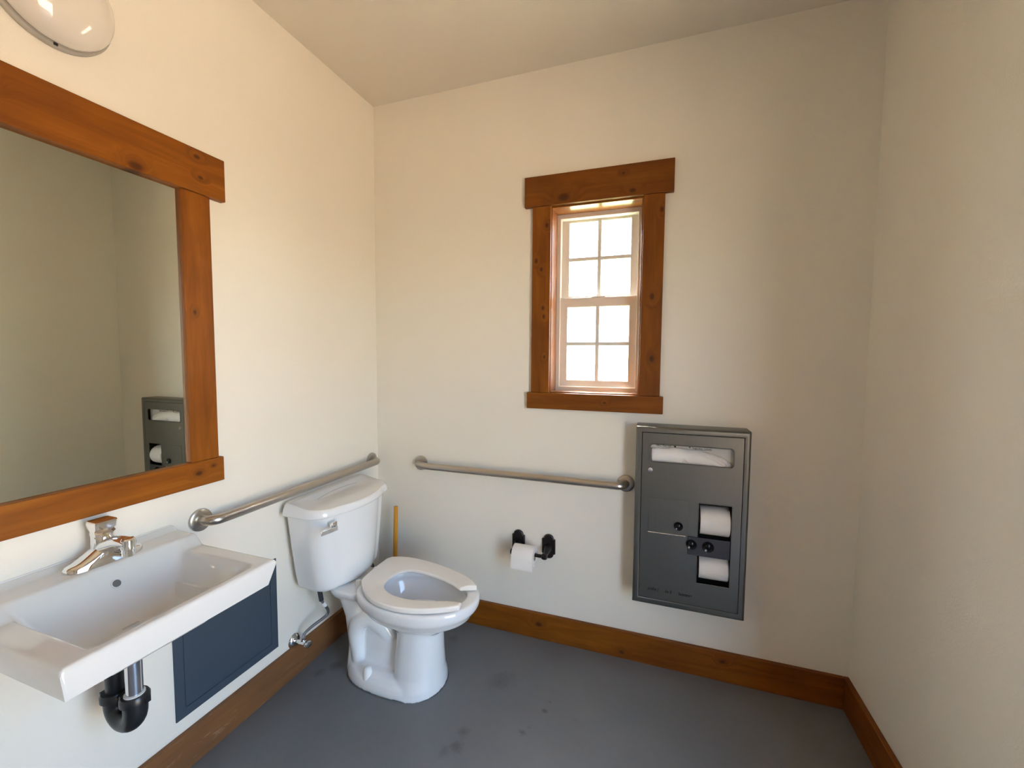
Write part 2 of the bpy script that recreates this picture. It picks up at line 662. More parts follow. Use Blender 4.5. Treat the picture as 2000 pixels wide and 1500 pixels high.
def rect_ring(name, x0, x1, z0, z1, w, y0, y1, mat, parent, bevel=0.003, wt=None, wb=None, y0in=None):
    """mitred rectangular frame; face at y0 (room side), optional slope to the inner edge"""
    wt = w if wt is None else wt
    wb = w if wb is None else wb
    y0in = y0 if y0in is None else y0in
    bm = bmesh.new()
    out = [(x0, z0), (x1, z0), (x1, z1), (x0, z1)]
    inn = [(x0 + w, z0 + wb), (x1 - w, z0 + wb), (x1 - w, z1 - wt), (x0 + w, z1 - wt)]
    A = [bm.verts.new((x, y0, z)) for x, z in out]
    B = [bm.verts.new((x, y0in, z)) for x, z in inn]
    C = [bm.verts.new((x, y1, z)) for x, z in inn]
    D = [bm.verts.new((x, y1, z)) for x, z in out]
    for i in range(4):
        j = (i + 1) % 4
        bm.faces.new((A[i], A[j], B[j], B[i]))
        bm.faces.new((B[i], B[j], C[j], C[i]))
        bm.faces.new((C[i], C[j], D[j], D[i]))
        bm.faces.new((D[i], D[j], A[j], A[i]))
    o = link(name, bm, mat, bevel=bevel)
    if parent:
        P(o, parent)
    return o


FX0, FX1, FZ0, FZ1 = 0.980, 1.396, 1.222, 2.094
rect_ring('window_frame', FX0, FX1, FZ0, FZ1, .026, .106, .185, M_VINYL, win, wt=.028, wb=.029)
# lower sash, nearer the room
ls = rect_ring('lower_sash', 1.000, 1.3755, 1.242, 1.686, .0400, .116, .140, M_VINYL, win, wt=.045, wb=.040, y0in=.124)
us = rect_ring('upper_sash', 1.000, 1.3755, 1.650, 2.080, .0405, .142, .166, M_VINYL, win, wt=.024, wb=.049, y0in=.147)


def sash_glass(sash, x0, x1, z0, z1, y, name='pane'):
    xm, zm = (x0 + x1) / 2, (z0 + z1) / 2
    g = .0088
    off = win.location + sash.location
    for (a, b) in ((x0, xm), (xm, x1)):
        for (c, d_) in ((z0, zm), (zm, z1)):
            bm = bmesh.new()
            box(bm, (a, y - .002, c), (b, y + .002, d_))
            o = link(name, bm, M_GLASS)
            o.parent = sash
            o.location = -Vector((win.location))
            o.location = -off
    bm = bmesh.new()
    box(bm, (xm - g, y - .009, z0), (xm + g, y + .009, z1))
    o = link('muntin', bm, M_MUNT, bevel=.002)
    o.parent = sash
    o.location = -off
    bm = bmesh.new()
    box(bm, (x0, y - .008, zm - g), (x1, y + .008, zm + g))
    o = link('muntin', bm, M_MUNT, bevel=.002)
    o.parent = sash
    o.location = -off


sash_glass(ls, 1.038, 1.338, 1.280, 1.643, .131)
sash_glass(us, 1.039, 1.337, 1.697, 2.058, .154)
# small clear sash latch in the middle of the meeting rail, and the two tilt latches
bm = bmesh.new()
box(bm, (1.158, .117, 1.686), (1.224, .139, 1.691))
box(bm, (1.178, .121, 1.691), (1.205, .136, 1.699))
o = link('sash_lock', bm, M_VINYL, bevel=.002)
P(o, win)
for x in (1.006, 1.348):
    bm = bmesh.new()
    box(bm, (x, .118, 1.6855), (x + .022, .132, 1.6895))
    o = link('tilt_latch', bm, M_MUNT, bevel=.001)
    P(o, win)

# ------------------------------------------------------------------ mirror with wooden frame
mir = thing('wall_mirror', 'large mirror in thick orange-brown stained wooden boards above the white sink', 'mirror', (0, -1.27, .949))
M_M1 = wood('mirror_top_wood', [(.560, .012, .014), (.745, .052, .007), (.735, .115, .008), (.255, .08, .012)], 0.95)
M_M2 = wood('mirror_side_wood', [(.5, .03, .006)], 1.0)
M_M3 = wood('mirror_bottom_wood', [(.67, .045, .008), (.72, .06, .004)], 1.02)
board('top_board', (0, -1.69, 1.926), (.025, -.8605, 2.0673), M_M1, mir)
board('bottom_board', (0, -1.655, .9487), (.022, -.8970, 1.0334), M_M3, mir)
board('side_board', (0, -1.006, 1.0334), (.019, -.9125, 1.926), M_M2, mir)
board('side_board', (0, -1.640, 1.0334), (.019, -1.546, 1.926), M_M2, mir)
boxobj('mirror_glass', (0, -1.546, 1.0334), (.005, -1.006, 1.926), M_MIRROR, mir, bevel=None)

# ------------------------------------------------------------------ wall light
lamp = thing('wall_light', 'round white opal glass dome light on wall above mirror, switched off', 'light', (0, -1.29, 2.29))
bm = bmesh.new()
lathe(bm, [(.100, 0), (.122, 0.0), (.124, .004), (.124, .014), (.120, .018), (.100, .018)], 'x', (0, 0, 0), 64)
link('base_ring', bm, newmat('lamp_base_metal', (0.42, 0.40, 0.36), 0.35, 0.3), lamp, 35)
bm = bmesh.new()
prof = [(.112, .019), (.1165, .022), (.118, .027)]
for k in range(1, 13):
    a = R(90 * k / 12)
    prof.append((max(.118 * math.cos(a) ** 0.9, .001), .027 + .068 * math.sin(a)))
lathe(bm, prof, 'x', (0, 0, 0), 64)
link('glass_dome', bm, M_OPAL, lamp, 60)
bm = bmesh.new()
box(bm, (.017, -.004, -.1225), (.021, .004, -.1165))
link('clip', bm, M_DARK, lamp, bevel=.001)

# ------------------------------------------------------------------ sink
SY0, SY1 = -1.530, -1.056
SXF = 0.437
sink = thing('wall_sink', 'white rectangular wall-hung porcelain sink below the mirror', 'sink', (0, -1.293, .725))


def smax(a, b, k):
    h = max(k - abs(a - b), 0.0) / k
    return max(a, b) + h * h * k * 0.25


def smin(a, b, k):
    return -smax(-a, -b, k)


def sink_top(x, y):
    base = .800
    deck = .830 + .012 * (1 - sstep(.004, .026, x))
    base = lerp(deck, base, sstep(.098, .140, x))
    # the basin hollow: four sloping walls meeting a floor that falls to the drain
    zb = .688 + .012 * math.hypot((x - .23) / .2, (y + 1.293) / .25) * .5
    zb = smax(zb, .836 - (x - .098) * 1.75, .035)
    zb = smax(zb, .802 - (.412 - x) * 2.3, .03)
    zb = smax(zb, .803 - (y + 1.474) * 2.3, .04)
    zb = smax(zb, .803 - (-1.106 - y) * 1.55, .045)
    return smin(base, zb, .010)


bm = bmesh.new()
def lin(a, b, n):
    return [a + (b - a) * i / n for i in range(n + 1)]
xs = lin(0, SXF, 110)
ys = lin(SY0, SY1, 120)
top = [[None] * len(ys) for _ in xs]
bot = [[None] * len(ys) for _ in xs]
rad = .010
for i, x in enumerate(xs):
    for j, y in enumerate(ys):
        z = sink_top(x, y)
        # soften the outer arrises
        de = min(SXF - x, y - SY0, SY1 - y)
        if de < rad:
            z -= rad - math.sqrt(max(rad * rad - (rad - de) ** 2, 0))
        zb = min(.733, sink_top(x, y) - .013) if .03 < x < SXF - .02 and SY0 + .02 < y < SY1 - .02 else .733
        zb = lerp(zb, .722, 1 - sstep(SXF - .30, SXF - .05, x)) if False else zb
        top[i][j] = (x, y, z)
        bot[i][j] = (x, y, zb)
def taper(p, z0=.733, z1=.800):
    x, y, z = p
    k = max(0.0, min(1.0, (z1 - z) / (z1 - z0)))
    cyy = -1.293
    if y > cyy:
        y -= k * .024 * (y - cyy) / (SY1 - cyy)
    else:
        y += k * .008 * (cyy - y) / (cyy - SY0)
    x -= k * .006 * (x / SXF)
    return (x, y, z)
VT = [[bm.verts.new(p) for p in row] for row in top]
VB = [[bm.verts.new(taper(p)) for p in row] for row in bot]
ni, nj = len(xs), len(ys)
for i in range(ni - 1):
    for j in range(nj - 1):
        bm.faces.new((VT[i][j], VT[i + 1][j], VT[i + 1][j + 1], VT[i][j + 1]))
        bm.faces.new((VB[i][j], VB[i][j + 1], VB[i + 1][j + 1], VB[i + 1][j]))
def side(a, b):
    for k in range(len(a) - 1):
        bm.faces.new((a[k], a[k + 1], b[k + 1], b[k]))
side([VT[i][0] for i in range(ni)], [VB[i][0] for i in range(ni)])
side([VT[i][-1] for i in range(ni)], [VB[i][-1] for i in range(ni)])
side(VT[0], VB[0])
side(VT[-1], VB[-1])
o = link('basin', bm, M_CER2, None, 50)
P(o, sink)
# overflow hole on the sloping back wall
ov = Vector((.1285, -1.280, .7835))
nrm = Vector((.86, 0, .50)).normalized()
u_, w_ = frame_for(nrm)
bm = bmesh.new()
tube(bm, [ov - nrm * .004, ov + nrm * .0012], .0095, 28)
o = link('overflow_hole', bm, newmat('overflow_shade', (0.10, 0.10, 0.10), 0.5))
o['label'] = 'dark round overflow hole'
P(o, sink)
bm = bmesh.new()
lp = []
for (rr, hh) in ((.0095, -.003), (.0095, .0022), (.0118, .0022), (.0125, -.003)):
    lp.append([ov + nrm * hh + rr * (math.cos(2 * PI * k / 28) * u_ + math.sin(2 * PI * k / 28) * w_) for k in range(28)])
rings(bm, lp + [lp[0]], True, False, False)
bmesh.ops.remove_doubles(bm, verts=bm.verts[:], dist=1e-6)
o = link('overflow_ring', bm, M_CER2, None, 40)
P(o, sink)
bm = bmesh.new()
lathe(bm, [(.024, .000), (.024, .0025), (.019, .003), (.016, .001)], 'z', (.262, -1.29, sink_top(.262, -1.29) + .0005), 32)
o = link('drain_flange', bm, M_CHROME, None, 40)
P(o, sink)

# ------------------------------------------------------------------ faucet
FY = -1.268
fau = thing('faucet', 'chrome single-handle faucet standing on the back deck of the white sink', 'faucet', (.060, FY, .830))
bm = bmesh.new()
# swept body: sections across Y, low at both ends and swelling to the middle
sec = []
for k in range(25):
    t = -1 + 2 * k / 24
    yy = t * .0870
    e = math.sqrt(max(0.0, 1 - abs(t) ** 2.6))
    hw = .006 + .0255 * e
    hh = .009 + .013 * e + .036 * max(0, 1 - abs(t) / .75) ** 1.25
    loop = []
    for a in range(20):
        an = 2 * PI * a / 20
        ca, sa = math.cos(an), math.sin(an)
        px = hw * (1 if ca >= 0 else -1) * abs(ca) ** .7
        pz = hh * (abs(sa) ** .8) if sa >= 0 else 0.0
        loop.append((px, yy, pz))
    sec.append(loop)
rings(bm, sec)
link('body', bm, M_CHROME, fau, 40)
bm = bmesh.new()
lathe(bm, [(.0255, .036), (.0250, .058), (.0240, .070), (.022, .073)], 'z', (-.004, 0, 0), 32)
link('collar', bm, M_CHROME, fau, 40)
# spout reaching out over the basin
bm = bmesh.new()
path = smooth_path([(-.004, 0, .034), (.03, 0, .048), (.065, 0, .060), (.096, 0, .064), (.108, 0, .064)], 6)
lps = []
for k, p in enumerate(path):
    t = k / (len(path) - 1)
    wv_, hv_ = lerp(.024, .0165, t), lerp(.026, .0125, t)
    lps.append([(p.x, wv_ * math.cos(2 * PI * a / 20), p.z + hv_ * math.sin(2 * PI * a / 20)) for a in range(20)])
rings(bm, lps)
link('spout', bm, M_CHROME, fau, 40)
bm = bmesh.new()
lathe(bm, [(.010, .030), (.0135, .031), (.0135, .048), (.0155, .050), (.0155, .074), (.012, .078), (.002, .079)], 'z', (.103, 0, 0), 28)
link('aerator', bm, M_CHROME, fau, 40)
# faceted block handle
bm = bmesh.new()
def sq(z, h, c):
    return [(-.004 + h * a, h * b, z) for a, b in ((1, c), (c, 1), (-c, 1), (-1, c), (-1, -c), (-c, -1), (c, -1), (1, -c))]
rings(bm, [sq(.072, .0215, .55), sq(.080, .0230, .6), sq(.086, .0215, .38), sq(.094, .0240, .75), sq(.110, .0248, .8), sq(.1135, .0235, .78)])
link('handle', bm, M_CHROME, fau, 12)

# ------------------------------------------------------------------ drain trap below the sink
tr = thing('drain_trap', 'chrome tailpiece and black plastic p-trap under the white sink', 'pipe', (.195, -1.29, .40))
O = Vector((.195, -1.29, .40))
loc = lambda *p: Vector(p) - O
bm = bmesh.new()
tube(bm, [loc(.200, -1.29, .690), loc(.200, -1.29, .505)], .0185, 28)
o = link('tailpiece', bm, M_CHROME, tr, 40)
o['label'] = 'chrome tailpiece'
bm = bmesh.new()
lathe(bm, [(.0190, .500), (.0225, .501), (.0225, .5075), (.0192, .508)], 'z', loc(.200, -1.29, 0), 28)
link('washer', bm, newmat('clear_washer', (0.6, 0.62, 0.62), 0.25), tr, 40)
UX = .118
um = (.200 + UX) / 2
ur = (.200 - UX) / 2
bm = bmesh.new()
pts = [loc(.200, -1.29, .500), loc(.200, -1.29, .470)]
pts += [loc(um + ur * math.cos(a), -1.29, .460 - ur * math.sin(a)) for a in [PI * k / 14 for k in range(15)]]
pts += [loc(UX, -1.29, .476), loc(UX, -1.29, .490)]
tube(bm, pts, .0262, 24)
link('trap_bend', bm, M_BLACK, tr, 50)
for (xx, z0) in ((.200, .482), (UX, .470)):
    bm = bmesh.new()
    lathe(bm, [(.0270, 0), (.0320, .0015), (.0320, .016), (.0285, .022), (.0225, .0225)], 'z', loc(xx, -1.29, z0), 32)
    # wing lugs
    for a in (R(20), R(200)):
        dx, dy = math.cos(a), math.sin(a)
        c = loc(xx + .032 * dx, -1.29 + .032 * dy, z0)
        box(bm, (c.x - .0055, c.y - .0055, c.z + .0005), (c.x + .0055, c.y + .0055, c.z + .016))
    link('slip_nut', bm, M_BLACK, tr, 35)
bm = bmesh.new()
pts = [loc(UX, -1.29, .478), loc(UX, -1.29, .53)] + [p for p in arc_path(loc(UX, -1.29, .52), loc(UX, -1.29, .590), loc(0, -1.29, .590), .035, 10)] + [loc(.001, -1.29, .590)]
tube(bm, pts, .0200, 24)
link('trap_arm', bm, M_BLACK, tr, 50)
bm = bmesh.new()
lathe(bm, [(.021, .0005), (.040, .001), (.038, .006), (.024, .014), (.021, .014)], 'x', loc(0, -1.29, .590), 36)
link('wall_flange', bm, M_BLACK, tr, 40)

# ------------------------------------------------------------------ access panel
pan = thing('access_panel', 'dark slate blue painted access panel on the wall below the sink', 'panel', (0, -.879, .177))
rect_frame = [(-1.0767, -.6805, .1775, .5575)]
bm = bmesh.new()
y0, y1, z0, z1 = -1.0767, -.6805, .1775, .5575
b_ = .030
outer = [(y0, z0), (y1, z0), (y1, z1), (y0, z1)]
inner = [(y0 + b_, z0 + b_), (y1 - b_, z0 + b_), (y1 - b_, z1 - b_), (y0 + b_, z1 - b_)]
A = [bm.verts.new((0.0, y, z)) for y, z in outer]
B = [bm.verts.new((.005, y, z)) for y, z in outer]
C = [bm.verts.new((.005, y, z)) for y, z in inner]
D = [bm.verts.new((0.0, y, z)) for y, z in inner]
for i in range(4):
    j = (i + 1) % 4
    for p, q_ in ((A, B), (B, C), (C, D), (D, A)):
        bm.faces.new((p[i], p[j], q_[j], q_[i]))
o = link('panel_frame', bm, M_PANEL, bevel=.001)
P(o, pan)
g_ = .0016
boxobj('panel_door', (0, y0 + b_ + g_, z0 + b_ + g_), (.0046, y1 - b_ - g_, z1 - b_ - g_), M_PANEL, pan, bevel=.001)


# ------------------------------------------------------------------ grab bars
def grab_bar(label, e0, e1, out, zc):
    """wall points e0, e1 (flange centres), 'out' = unit vector away from the wall"""
    e0, e1, out = Vector(e0), Vector(e1), Vector(out)
    t = thing('grab_bar', label, 'grab bar', (e0 + e1) / 2, 'stainless grab bars round the toilet')
    mid = (e0 + e1) / 2
    d_ = (e1 - e0).normalized()
    so = .057
    a, b = e0 - mid, e1 - mid
    pts = [a + out * .004] + arc_path(a, a + out * so, b + out * so, .040, 10) + arc_path(a + out * so, b + out * so, b, .040, 10) + [b + out * .004]
    bm = bmesh.new()
    tube(bm, pts, .0172, 24)
    link('bar', bm, M_BAR, t, 50)
    for c in (a, b):
        bm = bmesh.new()
        ax = 'x' if abs(out.x) > .5 else 'y'
        s = out.x + out.y
        lathe(bm, [(.020, 0), (.038, 0.0), (.0385, .003 * s), (.0375, .009 * s), (.034, .0115 * s), (.018, .012 * s)], ax, c, 40)
        link('flange', bm, M_BAR, t, 35)
    return t


grab_bar('stainless grab bar on left wall above the toilet tank', (0, -.9745, .8275), (0, -.0575, .8275), (1, 0, 0), 0)
grab_bar('long stainless grab bar on back wall left of the steel dispenser', (.2805, 0, .8225), (1.3480, 0, .8225), (0, -1, 0), 0)

# ------------------------------------------------------------------ toilet
TY = -.443        # bowl axis
KY = -.423        # tank axis
toi = thing('toilet', 'white two-piece toilet with an open-front seat in the room corner', 'toilet', (.40, TY, 0))
TO = Vector((.40, TY, 0))
NS = 64


def egg(nose, rear, half, z, xm=None, p_rear=2.4, p_nose=2.0, n=NS, y0=TY):
    """egg outline: widest at xm, tapering to the nose, squarish at the rear"""
    xm = lerp(rear, nose, .5) if xm is None else xm
    pts = []
    for k in range(n):
        a = 2 * PI * k / n
        ca, sa = math.cos(a), math.sin(a)
        pw = p_nose if ca >= 0 else p_rear
        rx = (nose - xm) if ca >= 0 else (xm - rear)
        den = (abs(ca) ** pw + abs(sa) ** pw) ** (1 / pw)
        pts.append((xm + rx * ca / den, y0 + half * sa / den, z))
    return pts


def shifted(pts):
    return [Vector(p) - TO for p in pts]


bm = bmesh.new()
# 1 bowl shell: outside up, over the rim, down the inside
out_ = [egg(.64, .36, .085, .275, .50), egg(.735, .335, .138, .300, .53), egg(.772, .31, .168, .325, .545), egg(.790, .285, .183, .352, .55), egg(.797, .272, .187, .360, .55),
        egg(.803, .262, .189, .372, .55), egg(.804, .26, .190, .392, .55), egg(.801, .264, .187, .401, .55), egg(.795, .275, .181, .405, .55)]
in_ = [egg(.757, .345, .142, .405, .55, 2.2), egg(.750, .352, .136, .400, .55, 2.2), egg(.748, .356, .134, .385, .55, 2.2), egg(.752, .352, .138, .372, .55, 2.2), egg(.742, .365, .130, .345, .55, 2.1),
       egg(.710, .385, .112, .300, .54, 2.0), egg(.650, .40, .085, .250, .52, 2), egg(.575, .41, .055, .215, .49, 2), egg(.53, .43, .035, .205, .48, 2)]
rings(bm, [shifted(l) for l in out_ + in_], True, True, True)
link_bowl_tmp = None
# 2 front column down to the floor
col_ = [egg(.66, .45, .090, .310, .55, 2.6), egg(.640, .455, .094, .24, .54, 2.8), egg(.642, .45, .101, .15, .54, 3.0), egg(.646, .445, .112, .07, .54, 3.0), egg(.651, .44, .128, .03, .54, 3.0), egg(.653, .43, .137, .0, .53, 3.0)]
rings(bm, [shifted(l) for l in reversed(col_)])
# 3 foot plate
ft = [egg(.650, .200, .140, 0, .45, 2.7, 2.35), egg(.648, .198, .140, .02, .45, 2.7, 2.35), egg(.635, .202, .135, .040, .44, 2.7, 2.3), egg(.60, .208, .122, .056, .42, 2.7, 2.3), egg(.54, .222, .095, .068, .40, 2.7, 2.3)]
rings(bm, [shifted(l) for l in ft])
# 4 web in the middle joining column and back
web = [egg(.55, .215, .066, .03, .38, y0=TY, p_rear=5, p_nose=5), egg(.52, .212, .056, .12, .36, p_rear=5, p_nose=5), egg(.43, .210, .056, .19, .32, p_rear=4, p_nose=4), egg(.375, .208, .075, .28, .29, p_rear=4, p_nose=4), egg(.335, .205, .10, .385, .27, p_rear=4, p_nose=4)]
rings(bm, [shifted(l) for l in web])
# 5 rear deck that carries the tank, reaching back to the wall side
dk = [egg(.31, .160, .080, .330, .24, 5, 3.5), egg(.335, .148, .106, .352, .25, 5, 3.5), egg(.345, .142, .116, .370, .25, 5, 3.5), egg(.345, .140, .118, .384, .25, 5, 3.5), egg(.340, .144, .115, .389, .25, 5, 3.5)]
rings(bm, [shifted(l) for l in dk])
# 6 rear post under the deck
rp = [egg(.30, .203, .085, .02, .25, 4, 4), egg(.29, .206, .070, .12, .25, 4, 4), egg(.29, .200, .086, .26, .25, 4, 4), egg(.33, .180, .112, .37, .25, 4, 4)]
rings(bm, [shifted(l) for l in rp])
# 7 trapway bulges either side
for s in (-1, 1):
    pts = smooth_path([(.47, TY + s * .012, .10), (.42, TY + s * .014, .150), (.375, TY + s * .024, .215), (.335, TY + s * .050, .268), (.290, TY + s * .064, .258), (.264, TY + s * .066, .21), (.262, TY + s * .066, .15), (.266, TY + s * .055, .06)], 6)
    tube(bm, [p - TO for p in pts], [.030 + .012 * math.sin(PI * min(1, k / len(pts) * 1.15)) for k in range(len(pts))], 16)
bowl = link('bowl', bm, M_CER, toi, 60)
rm = bowl.modifiers.new('remesh', 'REMESH')
rm.mode = 'VOXEL'
rm.voxel_size = .0042
rm.use_smooth_shade = True
smo = bowl.modifiers.new('smooth', 'SMOOTH')
smo.factor = .5
smo.iterations = 7

# water in the bowl
bm = bmesh.new()
rings(bm, [shifted(egg(.655, .405, .086, .250, .52)), shifted(egg(.656, .404, .0865, .2525, .52))])
link('water', bm, newmat('bowl_water', (0.62, 0.64, 0.63), 0.03, Transmission_Weight=0.6, IOR=1.33), toi, 40)

# tank: D-shaped sections bowed at the front
def dsec(half, xb, xf, z, rc, y0=KY, n=12):
    """outline: flat back, rounded corners, gently bowed front (counter-clockwise)"""
    pts = []
    bow = .030
    # right back corner -> left back corner along the back
    def P2(x, y):
        pts.append((x, y0 + y, z))
    rb = .020
    for k in range(6):
        a = R(180 + 90 * k / 5)
        P2(xb + rb + rb * math.cos(a), -half + rb + rb * math.sin(a))
    # left front corner
    for k in range(9):
        a = R(-90 + 90 * k / 8)
        P2(xf - bow - rc + rc * math.cos(a), -half + rc + rc * math.sin(a))
    m_ = half - rc
    for k in range(1, 16):
        t = -1 + 2 * k / 16
        P2(xf - bow * abs(t) ** 2.2, t * m_)
    for k in range(9):
        a = R(0 + 90 * k / 8)
        P2(xf - bow - rc + rc * math.cos(a), half - rc + rc * math.sin(a))
    for k in range(6):
        a = R(90 + 90 * k / 5)
        P2(xb + rb + rb * math.cos(a), half - rb + rb * math.sin(a))
    return pts


bm = bmesh.new()
tk = [dsec(.148, .055, .195, .3885, .05), dsec(.168, .045, .214, .391, .06), dsec(.181, .036, .226, .400, .065), dsec(.188, .032, .231, .416, .068)]
for k in range(1, 9):
    t = k / 8
    tk.append(dsec(lerp(.188, .229, t ** .8), lerp(.032, .026, t), lerp(.231, .247, t ** .8), lerp(.416, .735, t), lerp(.068, .085, t)))
rings(bm, [shifted(l) for l in tk])
tank = link('tank', bm, M_CER, toi, 50)

# tank lid: raised strip at the back, flat dished front, flaring skirt
bm = bmesh.new()
def lid_h(x, y=KY):
    # raised back strip; the flat front falls off a little
    return lerp(.785, .7695, sstep(.050, .105, x)) - .006 * sstep(.12, .27, x)
lo = [dsec(.238, .022, .257, .7305, .09), dsec(.245, .020, .263, .733, .09), dsec(.2465, .019, .265, .739, .09)]
lps = [shifted(l) for l in lo]
topo = dsec(.232, .030, .256, 0, .085)
full = dsec(.2465, .019, .265, 0, .09)
cx_, cyy_ = .14, KY
for k, t in enumerate((.35, .65, .85, .96)):
    ring_ = []
    for (a, b) in zip(full, topo):
        x = lerp(a[0], b[0], t ** 1.6)
        y = lerp(a[1], b[1], t ** 1.6)
        zt = lid_h(x, y)
        ring_.append((x, y, lerp(.739, zt, [.45, .80, .95, .995][k])))
    lps.append(shifted(ring_))
for s in [1.0, .985] + [.97 - .93 * i / 44 for i in range(45)]:
    ring_ = []
    for b in topo:
        x = cx_ + (b[0] - cx_) * s
        y = cyy_ + (b[1] - cyy_) * s
        ring_.append((x, y, lid_h(x, y) + .0006))
    lps.append(shifted(ring_))
rings(bm, lps)
link('tank_lid', bm, M_CER, toi, 60)

# thin grey tube: painted shade of the crease below the lid's raised strip
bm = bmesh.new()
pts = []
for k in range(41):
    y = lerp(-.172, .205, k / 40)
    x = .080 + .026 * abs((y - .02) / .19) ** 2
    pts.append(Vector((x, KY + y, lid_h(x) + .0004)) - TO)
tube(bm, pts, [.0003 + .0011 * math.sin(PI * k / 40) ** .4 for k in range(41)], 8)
o = link('lid_crease_shade', bm, newmat('crease_shade', (0.36, 0.34, 0.31), 0.6), toi, 60)

# flush lever
bm = bmesh.new()
box(bm, Vector((.2235, -.616, .686)) - TO, Vector((.2365, -.585, .712)) - TO)
lever = link('flush_lever_plate', bm, M_CHROME, toi, bevel=.002)
bm = bmesh.new()
pts = [Vector(p) - TO for p in ((.2370, -.594, .6900), (.2520, -.606, .6910), (.2560, -.650, .6965), (.2520, -.692, .7000))]
lps = []
for i, p in enumerate(pts):
    hw, hz = (.0045, .0085)
    d_ = (pts[min(i + 1, 3)] - pts[max(i - 1, 0)]).normalized()
    n_ = Vector((d_.y, -d_.x, 0)).normalized()
    lps.append([p + n_ * hw + Vector((0, 0, hz)), p - n_ * hw + Vector((0, 0, hz)), p - n_ * hw - Vector((0, 0, hz)), p + n_ * hw - Vector((0, 0, hz))])
rings(bm, lps)
o = link('flush_lever', bm, M_CHROME, toi, bevel=.0015)

# seat: open-front horseshoe, sitting very slightly askew as in the photograph
OUTR = [(.275, .02), (.272, .085), (.272, .140), (.285, .163), (.318, .178), (.36, .187), (.41, .189), (.462, .185), (.51, .178), (.555, .169), (.605, .156), (.653, .140), (.69, .126), (.724, .108), (.755, .085), (.778, .060)]
INR = [(.385, .005), (.387, .025), (.393, .050), (.404, .068), (.420, .084), (.443, .094), (.470, .097), (.497, .096), (.525, .093), (.555, .088), (.585, .081), (.615, .073), (.645, .062), (.670, .052), (.692, .041), (.712, .032)]
OUTL = [(.278, -.02), (.281, -.045), (.289, -.068), (.312, -.092), (.345, -.124), (.382, -.151), (.42, -.170), (.46, -.181), (.50, -.186), (.54, -.187), (.58, -.182), (.62, -.173), (.66, -.158), (.70, -.139), (.735, -.120), (.771, -.096)]
INL = [(.386, -.012), (.389, -.030), (.397, -.050), (.411, -.070), (.432, -.087), (.456, -.099), (.482, -.107), (.512, -.111), (.545, -.111), (.58, -.107), (.612, -.100), (.643, -.091), (.674, -.080), (.704, -.069), (.735, -.062), (.766, -.060)]
outl = list(reversed(OUTR)) + OUTL
innl = list(reversed(INR)) + INL
bm = bmesh.new()
zt, zb_ = .4305, .4085
ot = [bm.verts.new(Vector((x, TY + y, zt)) - TO) for x, y in outl]
it = [bm.verts.new(Vector((x, TY + y, zt - .0075)) - TO) for x, y in innl]
mt_ = [bm.verts.new(Vector((lerp(a[0], b[0], .5), TY + lerp(a[1], b[1], .5), zt + .001)) - TO) for a, b in zip(outl, innl)]
ob_ = [bm.verts.new(Vector((x, TY + y, zb_)) - TO) for x, y in outl]
ib_ = [bm.verts.new(Vector((x, TY + y, zb_)) - TO) for x, y in innl]
n = len(outl)
for i in range(n - 1):
    bm.faces.new((ot[i], ot[i + 1], mt_[i + 1], mt_[i]))
    bm.faces.new((mt_[i], mt_[i + 1], it[i + 1], it[i]))
    bm.faces.new((it[i], it[i + 1], ib_[i + 1], ib_[i]))
    bm.faces.new((ob_[i], ib_[i], ib_[i + 1], ob_[i + 1]))
    bm.faces.new((ot[i + 1], ot[i], ob_[i], ob_[i + 1]))
for i in (0, n - 1):
    bm.faces.new((ot[i], mt_[i], it[i], ib_[i], ob_[i]))
seat = link('seat', bm, M_SEAT, toi, 50)
b = seat.modifiers.new('bevel', 'BEVEL')
b.width = .0055
b.segments = 3
b.limit_method = 'ANGLE'
b.angle_limit = R(45)
# bumpers that hold the seat clear of the rim
for (x, y) in ((.36, .155), (.37, -.125), (.68, .11), (.70, -.118)):
    bm = bmesh.new()
    box(bm, Vector((x - .012, TY + y - .006, .4035)) - TO, Vector((x + .012, TY + y + .006, .4095)) - TO)
    link('seat_bumper', bm, M_SEAT, toi, bevel=.001)
# hinge posts
for y in (.07, -.05):
    bm = bmesh.new()
    lathe(bm, [(.013, .388), (.013, .408), (.010, .416), (.002, .418)], 'z', Vector((.262, TY + y, 0)) - TO, 20)
    link('hinge_post', bm, M_SEAT, toi, 40)
# bolt caps on the foot
for s in (-1, 1):
    bm = bmesh.new()
    lathe(bm, [(.0190, .035), (.0185, .068), (.0165, .080), (.011, .0875), (.002, .089)], 'z', Vector((.352, TY + s * .112, 0)) - TO, 24)
    o = link('bolt_cap', bm, M_CAP, toi, 50)
# caulk line round the foot
bm = bmesh.new()
ring_ = egg(.653, .197, .1420, .0, .45, 2.7, 2.35)
lps = []
pp = [Vector(p) - TO for p in ring_]
tube(bm, pp + [pp[0]], .0026, 8)
link('caulk_line', bm, newmat('grey_caulk', (0.10, 0.105, 0.11), 0.6), toi, 50)

